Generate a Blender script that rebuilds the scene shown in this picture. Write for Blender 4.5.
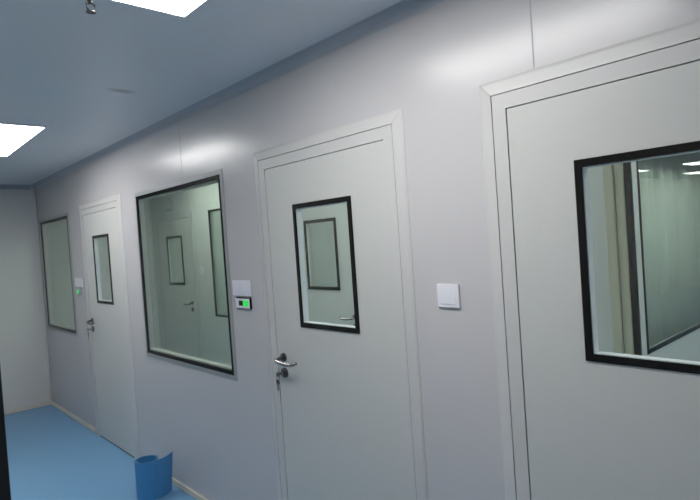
import bpy, bmesh, math
from mathutils import Vector, Matrix

for o in list(bpy.data.objects):
    bpy.data.objects.remove(o, do_unlink=True)
SC = bpy.context.scene
COL = SC.collection

# ------------------------------------------------------------------ camera
F_PX, YAW, PITCH, ROLL, CAM_D, CAM_H = 547.354, 0.73892382, -0.01944452, -0.06899362, 1.632197, 1.685766
fwd = Vector((math.sin(YAW)*math.cos(PITCH), math.cos(YAW)*math.cos(PITCH), math.sin(PITCH)))
r0 = Vector((math.cos(YAW), -math.sin(YAW), 0))
u0 = r0.cross(fwd)
rt = r0*math.cos(ROLL) + u0*math.sin(ROLL)
up = -r0*math.sin(ROLL) + u0*math.cos(ROLL)
cd = bpy.data.cameras.new('camera')
cd.sensor_width = 36.0
cd.lens = F_PX*36.0/700.0
cd.clip_start = 0.02
cam = bpy.data.objects.new('camera', cd)
COL.objects.link(cam)
cam.matrix_world = Matrix(((rt.x, up.x, -fwd.x, -CAM_D), (rt.y, up.y, -fwd.y, 0.0), (rt.z, up.z, -fwd.z, CAM_H), (0, 0, 0, 1)))
SC.camera = cam

# ------------------------------------------------------------------ world, exposure
w = bpy.data.worlds.new('world')
SC.world = w
w.use_nodes = True
w.node_tree.nodes['Background'].inputs['Color'].default_value = (0.02, 0.022, 0.025, 1)
w.node_tree.nodes['Background'].inputs['Strength'].default_value = 1.0
SC.view_settings.view_transform = 'Standard'
SC.view_settings.look = 'None'
SC.view_settings.gamma = 1.0
SC.view_settings.use_curve_mapping = False
SC.view_settings.exposure = 0.0
LAMP = 20.5           # radiance of the corridor panels
LAMP_ROOM = 9.0      # radiance of the panels in the rooms behind the glass

# ------------------------------------------------------------------ materials
def srgb(r, g, b):
    def c(v):
        v /= 255.0
        return v/12.92 if v <= 0.04045 else ((v+0.055)/1.055)**2.4
    return (c(r), c(g), c(b), 1.0)

def mat(name, col, rough=0.5, metal=0.0, spec=0.5, noise=None, bump=None, coat=0.0):
    m = bpy.data.materials.new(name)
    m.use_nodes = True
    nt = m.node_tree
    b = nt.nodes['Principled BSDF']
    b.inputs['Base Color'].default_value = col
    b.inputs['Roughness'].default_value = rough
    b.inputs['Metallic'].default_value = metal
    b.inputs['Specular IOR Level'].default_value = spec
    b.inputs['Coat Weight'].default_value = coat
    tc = nt.nodes.new('ShaderNodeTexCoord')
    if noise:
        sc, amt = noise
        n = nt.nodes.new('ShaderNodeTexNoise')
        n.inputs['Scale'].default_value = sc
        n.inputs['Detail'].default_value = 4
        nt.links.new(tc.outputs['Object'], n.inputs['Vector'])
        mx = nt.nodes.new('ShaderNodeMix')
        mx.data_type = 'RGBA'
        mx.inputs['A'].default_value = tuple(c*(1-amt) for c in col[:3]) + (1,)
        mx.inputs['B'].default_value = tuple(min(1, c*(1+amt)) for c in col[:3]) + (1,)
        nt.links.new(n.outputs['Fac'], mx.inputs['Factor'])
        nt.links.new(mx.outputs['Result'], b.inputs['Base Color'])
    if bump:
        sc, st, dist = bump
        n = nt.nodes.new('ShaderNodeTexNoise')
        n.inputs['Scale'].default_value = sc
        nt.links.new(tc.outputs['Object'], n.inputs['Vector'])
        bp = nt.nodes.new('ShaderNodeBump')
        bp.inputs['Strength'].default_value = st
        bp.inputs['Distance'].default_value = dist
        nt.links.new(n.outputs['Fac'], bp.inputs['Height'])
        nt.links.new(bp.outputs['Normal'], b.inputs['Normal'])
    return m

def glass_mat(name, tint):
    m = bpy.data.materials.new(name)
    m.use_nodes = True
    nt = m.node_tree
    nt.nodes.remove(nt.nodes['Principled BSDF'])
    out = nt.nodes['Material Output']
    tr = nt.nodes.new('ShaderNodeBsdfTransparent')
    tr.inputs['Color'].default_value = tint
    gl = nt.nodes.new('ShaderNodeBsdfGlossy')
    gl.inputs['Roughness'].default_value = 0.01
    geo = nt.nodes.new('ShaderNodeNewGeometry')
    dt = nt.nodes.new('ShaderNodeVectorMath'); dt.operation = 'DOT_PRODUCT'
    nt.links.new(geo.outputs['Normal'], dt.inputs[0]); nt.links.new(geo.outputs['Incoming'], dt.inputs[1])
    def mth(op, a, b=None):
        n = nt.nodes.new('ShaderNodeMath'); n.operation = op
        for i, v in enumerate((a, b)):
            if v is None: continue
            if isinstance(v, (int, float)): n.inputs[i].default_value = v
            else: nt.links.new(v, n.inputs[i])
        return n.outputs[0]
    c = mth('ABSOLUTE', dt.outputs['Value'])
    k = mth('POWER', mth('SUBTRACT', 1.0, c), 5.0)
    fac = mth('ADD', mth('MULTIPLY', k, 0.96), 0.04)
    mx = nt.nodes.new('ShaderNodeMixShader')
    nt.links.new(fac, mx.inputs[0]); nt.links.new(tr.outputs[0], mx.inputs[1]); nt.links.new(gl.outputs[0], mx.inputs[2])
    nt.links.new(mx.outputs[0], out.inputs['Surface'])
    return m

def emit_mat(name, col, s):
    m = bpy.data.materials.new(name)
    m.use_nodes = True
    b = m.node_tree.nodes['Principled BSDF']
    b.inputs['Base Color'].default_value = (0.8, 0.8, 0.8, 1)
    b.inputs['Emission Color'].default_value = col
    b.inputs['Emission Strength'].default_value = s
    return m

M = {}
M['wall'] = mat('painted_steel_panel', srgb(197, 195, 197), 0.26, spec=0.5, noise=(1.3, 0.015), bump=(2.2, 0.05, 0.02))
M['wall_room'] = mat('room_panel', srgb(208, 210, 205), 0.45, noise=(1.3, 0.015))
M['wall_left'] = mat('grey_panel', srgb(212, 211, 207), 0.4)
M['ceiling'] = mat('ceiling_panel', srgb(216, 222, 229), 0.36, spec=0.4, noise=(1.0, 0.02))
M['cove'] = mat('cove_aluminium', srgb(170, 176, 186), 0.45)
M['door'] = mat('door_leaf_paint', srgb(199, 200, 197), 0.38, noise=(2.0, 0.012))
M['frame'] = mat('door_frame_paint', srgb(200, 199, 198), 0.38)
M['floor'] = mat('blue_vinyl', srgb(120, 168, 208), 0.40, noise=(60, 0.03))
M['roll'] = mat('blue_vinyl_roll', srgb(72, 140, 194), 0.40, noise=(14, 0.04))
M['base'] = mat('cream_skirting', srgb(216, 208, 196), 0.45)
M['black'] = mat('black_gasket', srgb(9, 9, 10), 0.2, spec=0.28)
M['alu'] = mat('anodised_aluminium', srgb(158, 160, 162), 0.5, metal=0.1)
M['steel'] = mat('brushed_steel', srgb(168, 162, 158), 0.24, metal=1.0)
M['dark_steel'] = mat('dark_steel', srgb(92, 90, 92), 0.32, metal=0.9)
M['plastic'] = mat('white_plastic', srgb(228, 228, 236), 0.35)
M['grey_plastic'] = mat('grey_plastic', srgb(170, 172, 180), 0.4)
M['screen_off'] = mat('dark_red_window', srgb(70, 14, 26), 0.2)
M['screen_on'] = emit_mat('green_display', (0.02, 0.80, 0.10, 1), 0.85)
M['screen_on'].node_tree.nodes['Principled BSDF'].inputs['Base Color'].default_value = (0.01, 0.1, 0.02, 1)
M['lamp'] = emit_mat('panel_diffuser', (1.0, 0.988, 0.965, 1), LAMP)
M['lamp_room'] = emit_mat('room_panel_diffuser', (0.96, 1.0, 0.955, 1), LAMP_ROOM)
M['glass'] = glass_mat('window_glass', (0.90, 0.93, 0.905, 1))
M['beige'] = mat('beige_post', srgb(190, 186, 164), 0.5)
M['wall_far'] = mat('end_wall_panel', srgb(214, 212, 209), 0.35)
M['curtain'] = mat('pale_curtain', srgb(222, 226, 222), 0.7)
M['dark_metal'] = mat('black_powder_coat', srgb(20, 21, 24), 0.45)

# the ceiling carries one grey scuff of its own
def add_scuff(m, c, half, ang):
    nt = m.node_tree
    b = nt.nodes['Principled BSDF']
    src = b.inputs['Base Color'].links[0].from_socket
    tc = [n for n in nt.nodes if n.type == 'TEX_COORD'][0]
    mp = nt.nodes.new('ShaderNodeMapping'); mp.vector_type = 'TEXTURE'
    mp.inputs['Location'].default_value = (c[0], c[1], 0)
    mp.inputs['Rotation'].default_value = (0, 0, ang)
    mp.inputs['Scale'].default_value = (half[0], half[1], 100)
    nt.links.new(tc.outputs['Object'], mp.inputs['Vector'])
    ln = nt.nodes.new('ShaderNodeVectorMath'); ln.operation = 'LENGTH'
    nt.links.new(mp.outputs[0], ln.inputs[0])
    mr = nt.nodes.new('ShaderNodeMapRange')
    mr.inputs['From Min'].default_value = 1.0; mr.inputs['From Max'].default_value = 0.3
    mr.inputs['To Min'].default_value = 0.0; mr.inputs['To Max'].default_value = 0.45
    nt.links.new(ln.outputs['Value'], mr.inputs['Value'])
    mx = nt.nodes.new('ShaderNodeMix'); mx.data_type = 'RGBA'
    nt.links.new(mr.outputs[0], mx.inputs['Factor'])
    nt.links.new(src, mx.inputs['A'])
    mx.inputs['B'].default_value = srgb(70, 74, 80)
    nt.links.new(mx.outputs['Result'], b.inputs['Base Color'])
add_scuff(M['ceiling'], (-0.50, 2.97), (0.095, 0.05), 0.1)

# ------------------------------------------------------------------ mesh helpers
def obj(name, bm, m, parent=None, smooth=False, bevel=0.0, loc=None):
    bmesh.ops.recalc_face_normals(bm, faces=bm.faces[:])
    me = bpy.data.meshes.new(name)
    bm.to_mesh(me); bm.free()
    o = bpy.data.objects.new(name, me)
    COL.objects.link(o)
    me.materials.append(m)
    if smooth:
        for p in me.polygons: p.use_smooth = True
    if bevel:
        bv = o.modifiers.new('bevel', 'BEVEL'); bv.width = bevel; bv.segments = 2; bv.limit_method = 'ANGLE'
    if loc: o.location = loc
    if parent: o.parent = parent
    return o

def bx(bm, a, b):
    vs = [bm.verts.new((x, y, z)) for x in (a[0], b[0]) for y in (a[1], b[1]) for z in (a[2], b[2])]
    for f in ((0,1,3,2), (4,6,7,5), (0,4,5,1), (2,3,7,6), (0,2,6,4), (1,5,7,3)):
        bm.faces.new([vs[i] for i in f])
    return bm

def box(a, b): return bx(bmesh.new(), a, b)

def slab(axis, t0, t1, u, v, holes):
    """a sheet with rectangular openings: axis 0 spans y,z; axis 1 spans x,z; axis 2 spans x,y"""
    us = sorted({u[0], u[1]} | {min(max(h[i], u[0]), u[1]) for h in holes for i in (0, 1)})
    vs = sorted({v[0], v[1]} | {min(max(h[i], v[0]), v[1]) for h in holes for i in (2, 3)})
    def solid(i, j):
        if not (0 <= i < len(us)-1 and 0 <= j < len(vs)-1): return False
        cu, cv = (us[i]+us[i+1])/2, (vs[j]+vs[j+1])/2
        return not any(h[0] < cu < h[1] and h[2] < cv < h[3] for h in holes)
    bm = bmesh.new(); cache = {}
    def V(t, a, b):
        k = (t, a, b)
        if k not in cache:
            p = {0: (t, a, b), 1: (a, t, b), 2: (a, b, t)}[axis]
            cache[k] = bm.verts.new(p)
        return cache[k]
    for i in range(len(us)-1):
        for j in range(len(vs)-1):
            if not solid(i, j): continue
            a0, a1, b0, b1 = us[i], us[i+1], vs[j], vs[j+1]
            for t in (t0, t1):
                bm.faces.new([V(t,a0,b0), V(t,a1,b0), V(t,a1,b1), V(t,a0,b1)])
            for di, dj, e in ((-1,0,((a0,b0),(a0,b1))), (1,0,((a1,b0),(a1,b1))), (0,-1,((a0,b0),(a1,b0))), (0,1,((a0,b1),(a1,b1)))):
                if not solid(i+di, j+dj):
                    bm.faces.new([V(t0,*e[0]), V(t0,*e[1]), V(t1,*e[1]), V(t1,*e[0])])
    return bm

def sweep(bm, rect, prof, closed=True, gap=0.0):
    """profile [(offset outwards, x)] swept round rect (y0,y1,z0,z1) in mitred lengths; open = no sill length"""
    y0, y1, z0, z1 = rect
    def pt(c, o, x):
        sy, sz = c
        return Vector((x, (y1+o) if sy > 0 else (y0-o), (z1+o) if sz > 0 else ((z0-o) if closed else z0)))
    cs = [(-1,-1), (-1,1), (1,1), (1,-1)]
    sides = [(cs[0],cs[1]), (cs[1],cs[2]), (cs[2],cs[3])] + ([(cs[3],cs[0])] if closed else [])
    for a, b in sides:
        A = [pt(a,o,x) for o, x in prof]; B = [pt(b,o,x) for o, x in prof]
        d = (B[0]-A[0]).normalized()
        if gap:
            if closed or a[1] > 0: A = [p + d*gap for p in A]
            if closed or b[1] > 0: B = [p - d*gap for p in B]
        va = [bm.verts.new(p) for p in A]; vb = [bm.verts.new(p) for p in B]
        n = len(prof)
        for i in range(n):
            j = (i+1) % n
            bm.faces.new([va[i], va[j], vb[j], vb[i]])
        bm.faces.new(va); bm.faces.new(vb)
    return bm

def tube(bm, pts, rad, seg=12):
    pts = [Vector(p) for p in pts]
    rads = rad if isinstance(rad, (list, tuple)) else [rad]*len(pts)
    rings = []
    for i, p in enumerate(pts):
        t = (pts[min(i+1, len(pts)-1)] - pts[max(i-1, 0)]).normalized()
        n = t.cross(Vector((0, 0, 1)))
        if n.length < 1e-3: n = t.cross(Vector((0, 1, 0)))
        n.normalize(); b = t.cross(n)
        rings.append([bm.verts.new(p + (n*math.cos(2*math.pi*k/seg) + b*math.sin(2*math.pi*k/seg))*rads[i]) for k in range(seg)])
    for a, b in zip(rings, rings[1:]):
        for k in range(seg):
            bm.faces.new([a[k], a[(k+1) % seg], b[(k+1) % seg], b[k]])
    bm.faces.new(rings[0]); bm.faces.new(rings[-1])
    return bm

def torus(bm, c, R, r, ux, uy, seg=20, sub=8):
    c, ux, uy = Vector(c), Vector(ux).normalized(), Vector(uy).normalized()
    uz = ux.cross(uy); rings = []
    for i in range(seg):
        a = 2*math.pi*i/seg; d = ux*math.cos(a) + uy*math.sin(a)
        rings.append([bm.verts.new(c + d*(R + r*math.cos(2*math.pi*k/sub)) + uz*r*math.sin(2*math.pi*k/sub)) for k in range(sub)])
    for i in range(seg):
        a, b = rings[i], rings[(i+1) % seg]
        for k in range(sub):
            bm.faces.new([a[k], a[(k+1) % sub], b[(k+1) % sub], b[k]])
    return bm

def empty(name, loc):
    o = bpy.data.objects.new(name, None)
    o.empty_display_size = 0.1
    o.location = loc
    COL.objects.link(o)
    return o

def child(name, bm, m, parent, **k):
    """world-space mesh parented to an Empty (or a part) without moving it"""
    o = obj(name, bm, m, None, **k)
    p = Vector((0, 0, 0)); q = parent
    while q is not None:
        p += q.location; q = q.parent
    o.parent = parent
    o.data.transform(Matrix.Translation(-p))
    return o

def tag(o, label, cat, group=None, kind=None):
    o['label'] = label; o['category'] = cat
    if group: o['group'] = group
    if kind: o['kind'] = kind
    return o

def struct(name, bm, m, label, cat, **k):
    return tag(obj(name, bm, m, **k), label, cat, kind='structure')

# ------------------------------------------------------------------ layout
ZC = 2.565                      # ceiling
XL, YF, YN = -1.90, 7.15, -2.2 # corridor: left wall, far wall, near wall
XB = 1.35                       # inner wall of the rooms behind the corridor wall
YP = 1.09                       # glazed partition deeper inside
XE = 4.0                        # far side of the hall behind the inner wall
XC = 13.0                       # end of the side corridor in front of the glazed partition
DOORS = [  # leaf y0,y1, window y0,y1
    (0.106, 0.970, 0.326, 0.755), (1.537, 2.399, 1.752, 2.178), (4.586, 5.446, 4.800, 5.208)]
DZ, WZ0, WZ1 = 2.078, 1.270, 1.876
WINS = [(2.877, 4.157), (5.954, 7.011)]
CZ0, CZ1 = 0.929, 2.119
GR = 0.054                      # leaf edge to frame groove
OUT = 0.106                     # leaf edge to outer edge of the frame

struct('floor', box((XL-0.06, YN-0.06, -0.06), (XC+0.06, YF+0.06, 0)), M['floor'], 'smooth light blue vinyl floor of the corridor', 'floor')
struct('ceiling', slab(2, ZC, ZC+0.06, (XL-0.06, XC+0.06), (YN-0.06, YF+0.06), []), M['ceiling'], 'dark grey-blue flat ceiling above the corridor', 'ceiling')

holes = [(d[0]-GR, d[1]+GR, -1, DZ+GR) for d in DOORS] + [(a, b, CZ0, CZ1) for a, b in WINS]
struct('wall_right', slab(0, 0.0, 0.05, (YN, YF), (0.0, ZC), holes), M['wall'], 'long pale grey steel panel wall holding the doors and windows', 'wall')
struct('wall_far', slab(1, YF, YF+0.06, (XL, 0.05), (0, ZC), []), M['wall_far'], 'plain grey end wall of the corridor at left', 'wall')
struct('wall_left', slab(0, XL-0.06, XL, (YN, YF), (0, ZC), []), M['wall_left'], 'corridor wall opposite the doors', 'wall')
struct('wall_near', slab(1, YN-0.06, YN, (XL, XC), (0, ZC), []), M['wall_room'], 'corridor end wall behind the viewer', 'wall')

# joints between the wall panels above door and window: narrow raised cover strips
for i, (y, z0, z1) in enumerate(((0.870, DZ+OUT+0.002, 2.520), (3.365, CZ1+0.034, 2.520))):
    bm = bmesh.new(); bx(bm, (-0.0012, y-0.0018, z0), (0.0, y+0.0018, z1))
    struct('trim_%d' % (i+1), bm, M['cove'],
           ('thin vertical panel joint above the nearest door at right', 'thin vertical panel joint above the large window')[i], 'panel joint')

# coved aluminium corner between wall and ceiling, and between far wall and ceiling
def cove_bm(path_a, path_b, inward, n=6, r=0.048):
    bm = bmesh.new(); A, B = Vector(path_a), Vector(path_b); w_ = Vector(inward)
    prof = [(0.0, 0.0)] + [(r - r*math.cos(a), -(r - r*math.sin(a))) for a in [math.pi/2*k/n for k in range(n+1)]]
    va = [bm.verts.new(A + w_*p + Vector((0, 0, q))) for p, q in prof]
    vb = [bm.verts.new(B + w_*p + Vector((0, 0, q))) for p, q in prof]
    for i in range(len(prof)):
        j = (i+1) % len(prof)
        bm.faces.new([va[i], va[j], vb[j], vb[i]])
    bm.faces.new(va); bm.faces.new(vb)
    return bm
struct('trim_3', cove_bm((0, YN, ZC), (0, YF, ZC), (-1, 0, 0)), M['cove'], 'dark grey cove strip where door wall meets ceiling', 'cove')
struct('trim_4', cove_bm((XL, YF, ZC), (-0.05, YF, ZC), (0, -1, 0)), M['cove'], 'dark grey cove strip where end wall meets ceiling', 'cove')
bm = bmesh.new()
bx(bm, (-0.022, YF-0.022, 0.0455), (0, YF, ZC-0.05))
struct('trim_5', bm, M['wall_left'], 'vertical corner strip between end wall and door wall', 'corner trim', bevel=0.008)

# skirting
bm = bmesh.new()
for a, b in ((DOORS[2][1]+OUT+0.004, YF-0.016), (DOORS[1][1]+OUT+0.004, DOORS[2][0]-OUT-0.004), (DOORS[0][1]+OUT+0.004, DOORS[1][0]-OUT-0.004), (YN, DOORS[0][0]-OUT-0.004)):
    bx(bm, (-0.014, a, 0), (0, b, 0.045))
struct('baseboard_right', bm, M['base'], 'cream skirting strip along the door wall', 'skirting', bevel=0.005)
struct('baseboard_far', box((XL, YF-0.014, 0), (-0.014, YF, 0.045)), M['base'], 'cream skirting strip along the end wall', 'skirting', bevel=0.005)

# ------------------------------------------------------------------ rooms behind the glass
IN1 = (3.20, 4.06)       # inner door leaves
IN2 = (6.055, 6.920)
IW = (4.34, 5.58)        # inner window
hb = [(IN1[0]-0.03, IN1[1]+0.03, -1, 2.11), (IN2[0]-0.03, IN2[1]+0.03, -1, 2.11), (IW[0], IW[1], CZ0, CZ1)]
struct('wall_inner', slab(0, XB, XB+0.05, (YP, YF), (0, ZC), hb), M['wall_room'], 'inner room wall seen through the glass of the large window', 'wall')
PW = (XB+0.065, 3.6)
struct('wall_partition', slab(1, YP, YP+0.05, (XB+0.05, XC), (0, ZC), [(PW[0], PW[1], 0.975, 2.14)]), M['wall_room'], 'white partition wall seen through the nearest door window', 'wall')
struct('wall_back', slab(0, XE, XE+0.06, (YP+0.05, YF), (0, ZC), []), M['wall_room'], 'distant back wall of the hall behind the partition', 'wall')
struct('wall_side', slab(0, XC, XC+0.06, (YN, YP), (0, ZC), []), M['wall_room'], 'distant end wall of the side corridor behind the nearest door', 'wall')
struct('wall_end', slab(1, YF, YF+0.06, (0.06, XE), (0, ZC), []), M['wall_room'], 'end wall of the rooms behind the corridor', 'wall')
bm = bmesh.new()
bx(bm, (XB-0.018, YP+0.036, 0), (XB-0.001, YP+0.085, ZC))
bx(bm, (XB-0.030, YP+0.087, 0), (XB-0.001, YP+0.135, ZC))
struct('trim_6', bm, M['beige'], 'beige corner post seen through the nearest door window', 'post', bevel=0.006)

struct('trim_7', box((XB-0.016, YP+0.002, 0), (XB-0.001, YP+0.034, ZC)), M['black'], 'black corner post seen through the nearest door window', 'post')

def room_window(name, rect, axis, x0, x1, label, fw=0.022):
    """black framed glazing set into an inner wall"""
    a0, a1, z0, z1 = rect
    e = empty(name, (x0, (a0+a1)/2, z0) if axis == 0 else ((a0+a1)/2, x0, z0))
    f = bmesh.new()
    prof = [(0, x0-0.004), (0, x0+0.008), (-fw, x0+0.008), (-fw, x0-0.004)]
    sweep(f, rect, prof)
    g = box((x0, a0+fw, z0+fw), (x0+0.005, a1-fw, z1-fw))
    if axis == 1:
        for b in (f, g):
            for v in b.verts: v.co = Vector((v.co.y, v.co.x, v.co.z))
    child('frame', f, M['black'], e); child('glass', g, M['glass'], e)
    return tag(e, label, 'window', kind='structure')
room_window('window_3', (IW[0], IW[1], CZ0, CZ1), 0, XB, XB+0.05, 'dark framed window of the inner room seen through the large window')
room_window('window_4', (PW[0], PW[1], 0.975, 2.14), 1, YP, YP+0.05, 'black framed glazing of the partition seen through the nearest door window', 0.02)

def lever_set(parent, y, z, x, s, mats=('steel', 'dark_steel')):
    """rosette + lever + lock; lever points towards y*s"""
    bm = bmesh.new()
    tube(bm, [(x, y, z), (x-0.009, y, z)], [0.023, 0.021], 24)
    tube(bm, [(x-0.009, y, z), (x-0.030, y, z-0.003), (x-0.046, y, z-0.013)], 0.0105, 14)
    h = child('handle', bm, M[mats[1]], parent, smooth=False)
    bm = bmesh.new()
    pts = [(x-0.040, y-s*0.022, z-0.006), (x-0.047, y-s*0.008, z-0.011), (x-0.049, y+s*0.02, z-0.015), (x-0.049, y+s*0.07, z-0.019),
           (x-0.048, y+s*0.115, z-0.018), (x-0.044, y+s*0.142, z-0.013), (x-0.034, y+s*0.154, z-0.007)]
    tube(bm, pts, [0.007, 0.0095, 0.010, 0.010, 0.0095, 0.009, 0.007], 14)
    child('lever', bm, M[mats[0]], h, smooth=True)
    bm = bmesh.new()
    tube(bm, [(x, y, z-0.080), (x-0.010, y, z-0.080)], [0.027, 0.024], 24)
    l = child('lock', bm, M[mats[1]], parent)
    bm = bmesh.new()
    tube(bm, [(x-0.010, y, z-0.080), (x-0.024, y, z-0.080)], 0.0115, 16)
    child('lock_cylinder', bm, M[mats[0]], l)

def inner_door(name, leaf, label, handle_y, win):
    y0, y1 = leaf
    e = empty(name, (XB, (y0+y1)/2, 0))
    fr = bmesh.new()
    sweep(fr, (y0, y1, 0, 2.08), [(0.004, XB-0.010), (0.004, XB+0.052), (0.028, XB+0.052), (0.028, XB-0.001), (0.075, XB-0.001), (0.075, XB-0.010)], closed=False)
    child('frame', fr, M['frame'], e)
    child('leaf', slab(0, XB-0.006, XB+0.036, (y0, y1), (0.01, 2.076), [(win[0]+0.02, win[1]-0.02, WZ0+0.02, WZ1-0.02)]), M['wall_room'], e)
    bm = bmesh.new()
    sweep(bm, (win[0], win[1], WZ0, WZ1), [(0, XB-0.007), (0, XB-0.012), (-0.028, XB-0.012), (-0.028, XB-0.007)])
    wf = child('window_frame', bm, M['black'], e)
    child('glass', box((XB+0.012, win[0]+0.021, WZ0+0.021), (XB+0.018, win[1]-0.021, WZ1-0.021)), M['glass'], wf)
    lever_set(e, handle_y, 1.06, XB-0.006, 1)
    return tag(e, label, 'door', kind='structure')
inner_door('door_4', IN1, 'white inner door with black framed window seen through the middle door', 3.255, (3.415, 3.845))
inner_door('door_5', IN2, 'white inner door with small window seen through the large window', 6.11, (6.27, 6.70))

# small grey signal box high on the inner wall
e = empty('wall_box', (XB, 6.52, 2.20))
child('housing', box((XB-0.035, 6.455, 2.20), (XB, 6.585, 2.345)), M['grey_plastic'], e, bevel=0.006)
child('cover', box((XB-0.040, 6.478, 2.222), (XB-0.0352, 6.562, 2.323)), M['wall_room'], e, bevel=0.002)
tag(e, 'small grey wall box above the inner door, behind the large window', 'wall box')
# white switch on the inner wall beside the inner door
def plate(name, x, y0, y1, z0, z1, label, gangs=1, group=None):
    e = empty(name, (x, (y0+y1)/2, z0))
    child('plate', box((x-0.009, y0, z0), (x, y1, z1)), M['plastic'], e, bevel=0.003)
    wd = (y1-y0)/gangs
    for k in range(gangs):
        a = y0+wd*k+0.014; b = y0+wd*(k+1)-0.014
        child('rocker', box((x-0.0108, a, z0+0.014), (x-0.0092, b, z1-0.014)), M['plastic'], e, bevel=0.0015)
    return tag(e, label, 'light switch', group)
plate('light_switch', XB, 5.79, 5.88, 1.40, 1.49, 'white switch beside the inner door, behind the large window')

# ------------------------------------------------------------------ corridor doors
def corridor_door(name, d, label, lever, keys=None):
    y0, y1, a0, a1 = d
    e = empty(name, (0, (y0+y1)/2, 0))
    X0 = -0.012                                   # face of leaf and inner frame
    # inner flat of the frame, lining the opening
    fr = bmesh.new()
    sweep(fr, (y0, y1, 0, DZ), [(0.003, X0), (0.003, 0.05), (GR-0.001, 0.05), (GR-0.001, X0)], closed=False)
    fo = child('frame', fr, M['frame'], e)
    # sloped outer casing in three mitred lengths
    ca = bmesh.new()
    sweep(ca, (y0, y1, 0, DZ), [(GR+0.002, -0.0005), (GR+0.002, X0-0.001), (OUT-0.010, -0.006), (OUT, -0.002), (OUT, -0.0005)], closed=False, gap=0.0007)
    child('casing', ca, M['frame'], e)
    child('leaf', slab(0, X0+0.003, 0.022, (y0, y1), (0.014, DZ), [(a0+0.012, a1-0.012, WZ0+0.012, WZ1-0.012)]), M['door'], e)
    bm = bmesh.new()
    sweep(bm, (a0, a1, WZ0, WZ1), [(0, X0+0.0028), (0, X0-0.001), (-0.003, X0-0.003), (-0.023, X0-0.003), (-0.023, X0+0.0028)])
    wf = child('window_frame', bm, M['black'], e)
    bm = bmesh.new()
    sweep(bm, (a0, a1, WZ0, WZ1), [(-0.0125, X0+0.004), (-0.0125, 0.0225), (-0.0255, 0.0225), (-0.0255, X0+0.004)])
    child('liner', bm, M['plastic'], wf)
    child('glass', box((X0-0.001, a0+0.0235, WZ0+0.0235), (X0+0.003, a1-0.0235, WZ1-0.0235)), M['glass'], wf)
    child('gap_shade_strip', box((-0.004, y0+0.002, 0.0), (0.03, y1-0.002, 0.012)), M['black'], e)  # black strip standing in for the shaded gap under the leaf
    hy, s = lever
    lever_set(e, hy, 1.100, X0+0.003, s)
    return tag(e, label, 'door', kind='structure')
corridor_door('door_1', DOORS[0], 'nearest white door at right with black framed window', (0.160, 1))
corridor_door('door_2', DOORS[1], 'middle white door with black framed window and lever handle', (2.345, -1))
corridor_door('door_3', DOORS[2], 'farthest white door at left with narrow dark window', (5.390, -1))

def key_set(name, y, z, label):
    x = -0.032
    e = empty(name, (x, y, z))
    bm = bmesh.new()
    bx(bm, (x-0.012, y-0.0012, z-0.0045), (x-0.0005, y+0.0012, z+0.0045))
    tube(bm, [(x-0.022, y-0.0015, z), (x-0.022, y+0.0015, z)], 0.0125, 18)
    child('key_in_lock', bm, M['steel'], e)
    bm = bmesh.new()
    torus(bm, (x-0.024, y, z-0.017), 0.013, 0.0013, (1, 0.3, 0), (0, 0, 1))
    child('key_ring', bm, M['steel'], e, smooth=True)
    bm = bmesh.new()
    tube(bm, [(x-0.026, y+0.003, z-0.040), (x-0.023, y+0.003, z-0.040)], 0.013, 18)
    bx(bm, (x-0.0255, y-0.001, z-0.085), (x-0.0235, y+0.008, z-0.051))
    child('hanging_key', bm, M['dark_steel'], e)
    return tag(e, label, 'keys', 'keys left in the door locks')
key_set('key_bunch', 2.345, 1.020, 'steel keys hanging in the lock of the middle door')
key_set('key_bunch', 5.390, 1.020, 'steel keys hanging in the lock of the farthest door')

# ------------------------------------------------------------------ corridor windows
def corridor_window(name, a, b, label):
    e = empty(name, (0, (a+b)/2, CZ0))
    r = (a, b, CZ0, CZ1)
    bm = bmesh.new(); sweep(bm, r, [(0.002, -0.0005), (0.002, -0.006), (0.028, -0.004), (0.030, -0.0005)])
    child('outer_frame', bm, M['alu'], e)
    bm = bmesh.new(); sweep(bm, r, [(0.0, 0.006), (0.0, -0.004), (-0.024, -0.004), (-0.024, 0.006)])
    child('black_border', bm, M['black'], e)
    bm = bmesh.new(); sweep(bm, r, [(-0.012, 0.0065), (-0.012, 0.05), (-0.033, 0.05), (-0.033, 0.0065)])
    child('liner', bm, M['frame'], e)
    bm = box((-0.003, a+0.0245, CZ0+0.0245), (0.002, b-0.0245, CZ1-0.0245))
    child('glass', bm, M['glass'], e)
    bm = box((0.040, a+0.0335, CZ0+0.0335), (0.045, b-0.0335, CZ1-0.0335))
    child('glass', bm, M['glass'], e)
    return tag(e, label, 'window', kind='structure')
corridor_window('window_1', *WINS[0], 'large black edged window between the middle and farthest doors')
corridor_window('window_2', *WINS[1], 'black edged window beside the corridor end wall at left')

# ------------------------------------------------------------------ ceiling panels
def panel(name, x0, x1, y0, y1, label, group, m='lamp'):
    e = empty(name, ((x0+x1)/2, (y0+y1)/2, ZC))
    bm = bmesh.new()
    rect = (x0, x1, y0, y1)
    t = bmesh.new()
    sweep(t, rect, [(0, -0.0), (0, -0.012), (-0.010, -0.012), (-0.010, 0.0)])
    for v in t.verts: v.co = Vector((v.co.y, v.co.z, ZC + v.co.x))
    child('frame', t, M['plastic'], e)
    bx(bm, (x0+0.0105, y0+0.0105, ZC-0.011), (x1-0.0105, y1-0.0105, ZC-0.001))
    child('diffuser', bm, M[m], e)
    bm = None
    return tag(e, label, 'ceiling light', group)
G1 = 'ceiling panel lights of the corridor'
panel('ceiling_light', -0.96, -0.65, 0.70, 1.90, 'bright white panel light in the ceiling at the top of the picture', G1)
panel('ceiling_light', -0.94, -0.63, 3.96, 5.16, 'bright white panel light farther along the corridor ceiling at left', G1)
G2 = 'panel lights in the rooms behind the glass'
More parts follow.
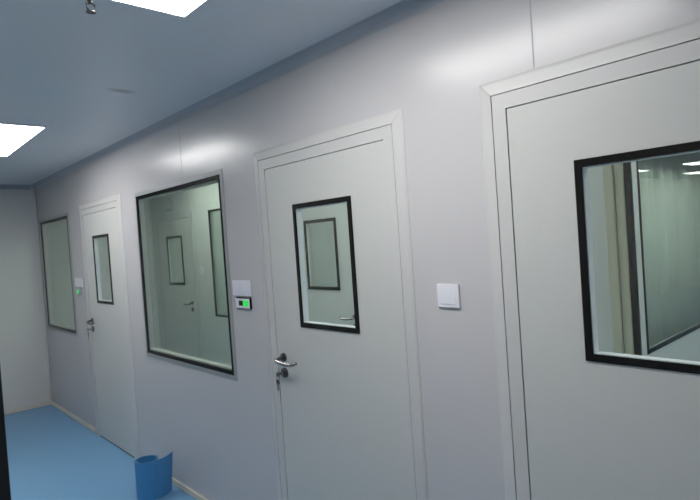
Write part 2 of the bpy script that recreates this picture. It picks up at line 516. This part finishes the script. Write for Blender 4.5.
panel('ceiling_light', 0.45, 1.05, 4.7, 5.9, 'panel light of the inner room behind the large window', G2, 'lamp_room')
panel('ceiling_light', 0.45, 1.05, 1.9, 3.1, 'panel light of the inner room behind the middle door', G2, 'lamp_room')
panel('ceiling_light', 0.35, 0.95, -1.4, -0.2, 'added unseen panel light brightening the room behind the nearest door', G2, 'lamp_room')  # added lamp out of view, brightens the window reveal and partition
panel('ceiling_light', 1.7, 2.9, 0.15, 0.75, 'added unseen panel light brightening the glazed partition behind the nearest door', G2, 'lamp_room')  # added lamp out of view, lifts the curtain and partition
panel('ceiling_light', 2.3, 2.9, 3.0, 4.2, 'added unseen panel light brightening the hall behind the middle inner door', G2, 'lamp_room')  # added hall lamp, brightens the glass of the middle inner door
panel('ceiling_light', 2.3, 2.9, 5.6, 6.8, 'added unseen panel light brightening the hall behind the farthest inner door', G2, 'lamp_room')  # added hall lamp, brightens the inner panes behind the large window
for x, y in ((8.6, -1.75), (8.6, -0.80), (10.9, -1.45)):
    panel('ceiling_light', x, x+0.6, y, y+0.3, 'small distant panel light mirrored in the glass of the nearest door', 'side corridor panel lights', 'lamp_room')

# pale hanging curtain behind the glazed partition
bm = bmesh.new()
prev = None
for i in range(221):
    x = 1.46 + 2.3*i/220
    y = YP + 0.20 + 0.022*math.sin(i*0.42) + 0.012*math.sin(i*0.17+1.0)
    q = [bm.verts.new((x, y+dy, z)) for dy in (0, 0.003) for z in (0.03, 2.45)]
    if prev:
        bm.faces.new([prev[0], q[0], q[1], prev[1]]); bm.faces.new([prev[2], prev[3], q[3], q[2]])
        bm.faces.new([prev[1], q[1], q[3], prev[3]]); bm.faces.new([prev[0], prev[2], q[2], q[0]])
    prev = q
e = empty('curtain', (2.6, YP+0.2, 2.48))
child('fabric', bm, M['curtain'], e, smooth=True)
child('rail', box((1.44, YP+0.185, 2.45), (3.8, YP+0.215, ZC)), M['alu'], e)
tag(e, 'pale grey pleated curtain behind the glass of the nearest door', 'curtain')

# ------------------------------------------------------------------ switches and door indicators
plate('light_switch', 0.0, 1.212, 1.312, 1.407, 1.495, 'white square light switch between the nearest and middle doors')
plate('light_switch', 0.0, 2.628, 2.816, 1.408, 1.496, 'white double light switch above the lit green indicator', 2)
plate('light_switch', 0.0, 5.63, 5.85, 1.405, 1.49, 'white double light switch beside the farthest door', 2)

e = empty('door_indicator', (0, 2.705, 1.335))
child('housing', box((-0.010, 2.628, 1.332), (0, 2.786, 1.400)), M['black'], e, bevel=0.005)
child('face', box((-0.0118, 2.638, 1.338), (-0.0101, 2.785, 1.3935)), M['plastic'], e, bevel=0.001)
child('green_display', box((-0.0128, 2.652, 1.350), (-0.0119, 2.706, 1.383)), M['screen_on'], e)
child('dark_window', box((-0.0128, 2.708, 1.352), (-0.0119, 2.750, 1.381)), M['screen_off'], e)
e['label'] = 'small black edged door indicator with glowing green display beside the large window'; e['category'] = 'indicator'; e['group'] = 'door interlock indicators'
e = empty('door_indicator', (0, 5.72, 1.30))
child('housing', box((-0.016, 5.665, 1.325), (0, 5.80, 1.398)), M['grey_plastic'], e, bevel=0.01)
bm = bmesh.new(); tube(bm, [(-0.0162, 5.745, 1.360), (-0.021, 5.745, 1.360)], [0.022, 0.019], 18)
child('green_lamp', bm, M['screen_on'], e)
e['label'] = 'small grey door indicator with round green lamp beside the farthest door'; e['category'] = 'indicator'; e['group'] = 'door interlock indicators'

# ------------------------------------------------------------------ rolled vinyl sheet standing by the wall
def roll_sheet():
    bm = bmesh.new()
    cx, cy, R = -0.2085, 3.800, 0.081
    pts = []
    a_end = math.radians(-75)
    turns = 2.4; n = 150
    for i in range(n+1):
        t = i/n
        a = a_end - (1-t)*turns*2*math.pi
        r = R - (1-t)*turns*0.0075
        pts.append((cx + r*math.cos(a), cy + r*math.sin(a)))
    x0, y0 = pts[-1]
    for i in range(1, 13):
        s = i/12
        # leaves along the tangent, dips slightly, flares to the wall
        pts.append((x0 + 0.152*s, y0 + 0.036*s - 0.012*math.sin(math.pi*s) + 0.010*s*s))
    th = 0.0032
    H = 0.262
    L, Rr = [], []
    for i, (x, y) in enumerate(pts):
        x1, y1 = pts[max(i-1, 0)]; x2, y2 = pts[min(i+1, len(pts)-1)]
        d = Vector((x2-x1, y2-y1)).normalized(); nn = Vector((-d.y, d.x))
        k = max(0, i-n)/12
        zt = H + 0.008*k*k
        top = [bm.verts.new((x+nn.x*th*q, y+nn.y*th*q, zt)) for q in (-.5, .5)]
        sh = -0.025*k
        bot = [bm.verts.new((x+nn.x*th*q+sh, y+nn.y*th*q, 0.001)) for q in (-.5, .5)]
        L.append((top, bot))
    for (t0, b0), (t1, b1) in zip(L, L[1:]):
        bm.faces.new([t0[0], t0[1], t1[1], t1[0]])
        bm.faces.new([b0[0], b1[0], b1[1], b0[1]])
        bm.faces.new([t0[0], t1[0], b1[0], b0[0]])
        bm.faces.new([t0[1], b0[1], b1[1], t1[1]])
    for t, b in (L[0], L[-1]):
        bm.faces.new([t[0], t[1], b[1], b[0]])
    return bm
o = obj('vinyl_roll', roll_sheet(), M['roll'], smooth=False)
tag(o, 'short blue vinyl roll standing on the floor beside the farthest door', 'flooring roll')

# ------------------------------------------------------------------ sprinkler on the ceiling
sx, sy = -0.985, 1.915
e = empty('sprinkler', (sx, sy, ZC))
bm = bmesh.new(); tube(bm, [(sx, sy, ZC), (sx, sy, ZC-0.006), (sx, sy, ZC-0.010)], [0.030, 0.029, 0.020], 24)
child('escutcheon', bm, M['plastic'], e)
bm = bmesh.new(); tube(bm, [(sx, sy, ZC-0.010), (sx, sy, ZC-0.030)], 0.009, 14)
for s in (-1, 1):
    tube(bm, [(sx+s*0.006, sy, ZC-0.026), (sx+s*0.014, sy, ZC-0.036), (sx+s*0.012, sy, ZC-0.048), (sx, sy, ZC-0.058)], 0.0028, 8)
child('body', bm, M['dark_steel'], e)
bm = bmesh.new(); tube(bm, [(sx, sy, ZC-0.058), (sx, sy, ZC-0.061)], 0.016, 18)
child('deflector', bm, M['dark_steel'], e)
tag(e, 'small metal sprinkler head on the ceiling at the top of the picture', 'sprinkler')

# ------------------------------------------------------------------ black post at the left edge
e = empty('black_post', (-1.405, 1.60, 0))
child('shaft', box((-1.436, 1.60, 0.012), (-1.374, 1.66, ZC-0.012)), M['dark_metal'], e, bevel=0.003)
child('base_plate', box((-1.455, 1.575, 0.0), (-1.355, 1.685, 0.012)), M['dark_metal'], e, bevel=0.002)
child('top_plate', box((-1.455, 1.575, ZC-0.012), (-1.355, 1.685, ZC)), M['dark_metal'], e, bevel=0.002)
tag(e, 'black upright post cut off by the left edge of the picture', 'post')
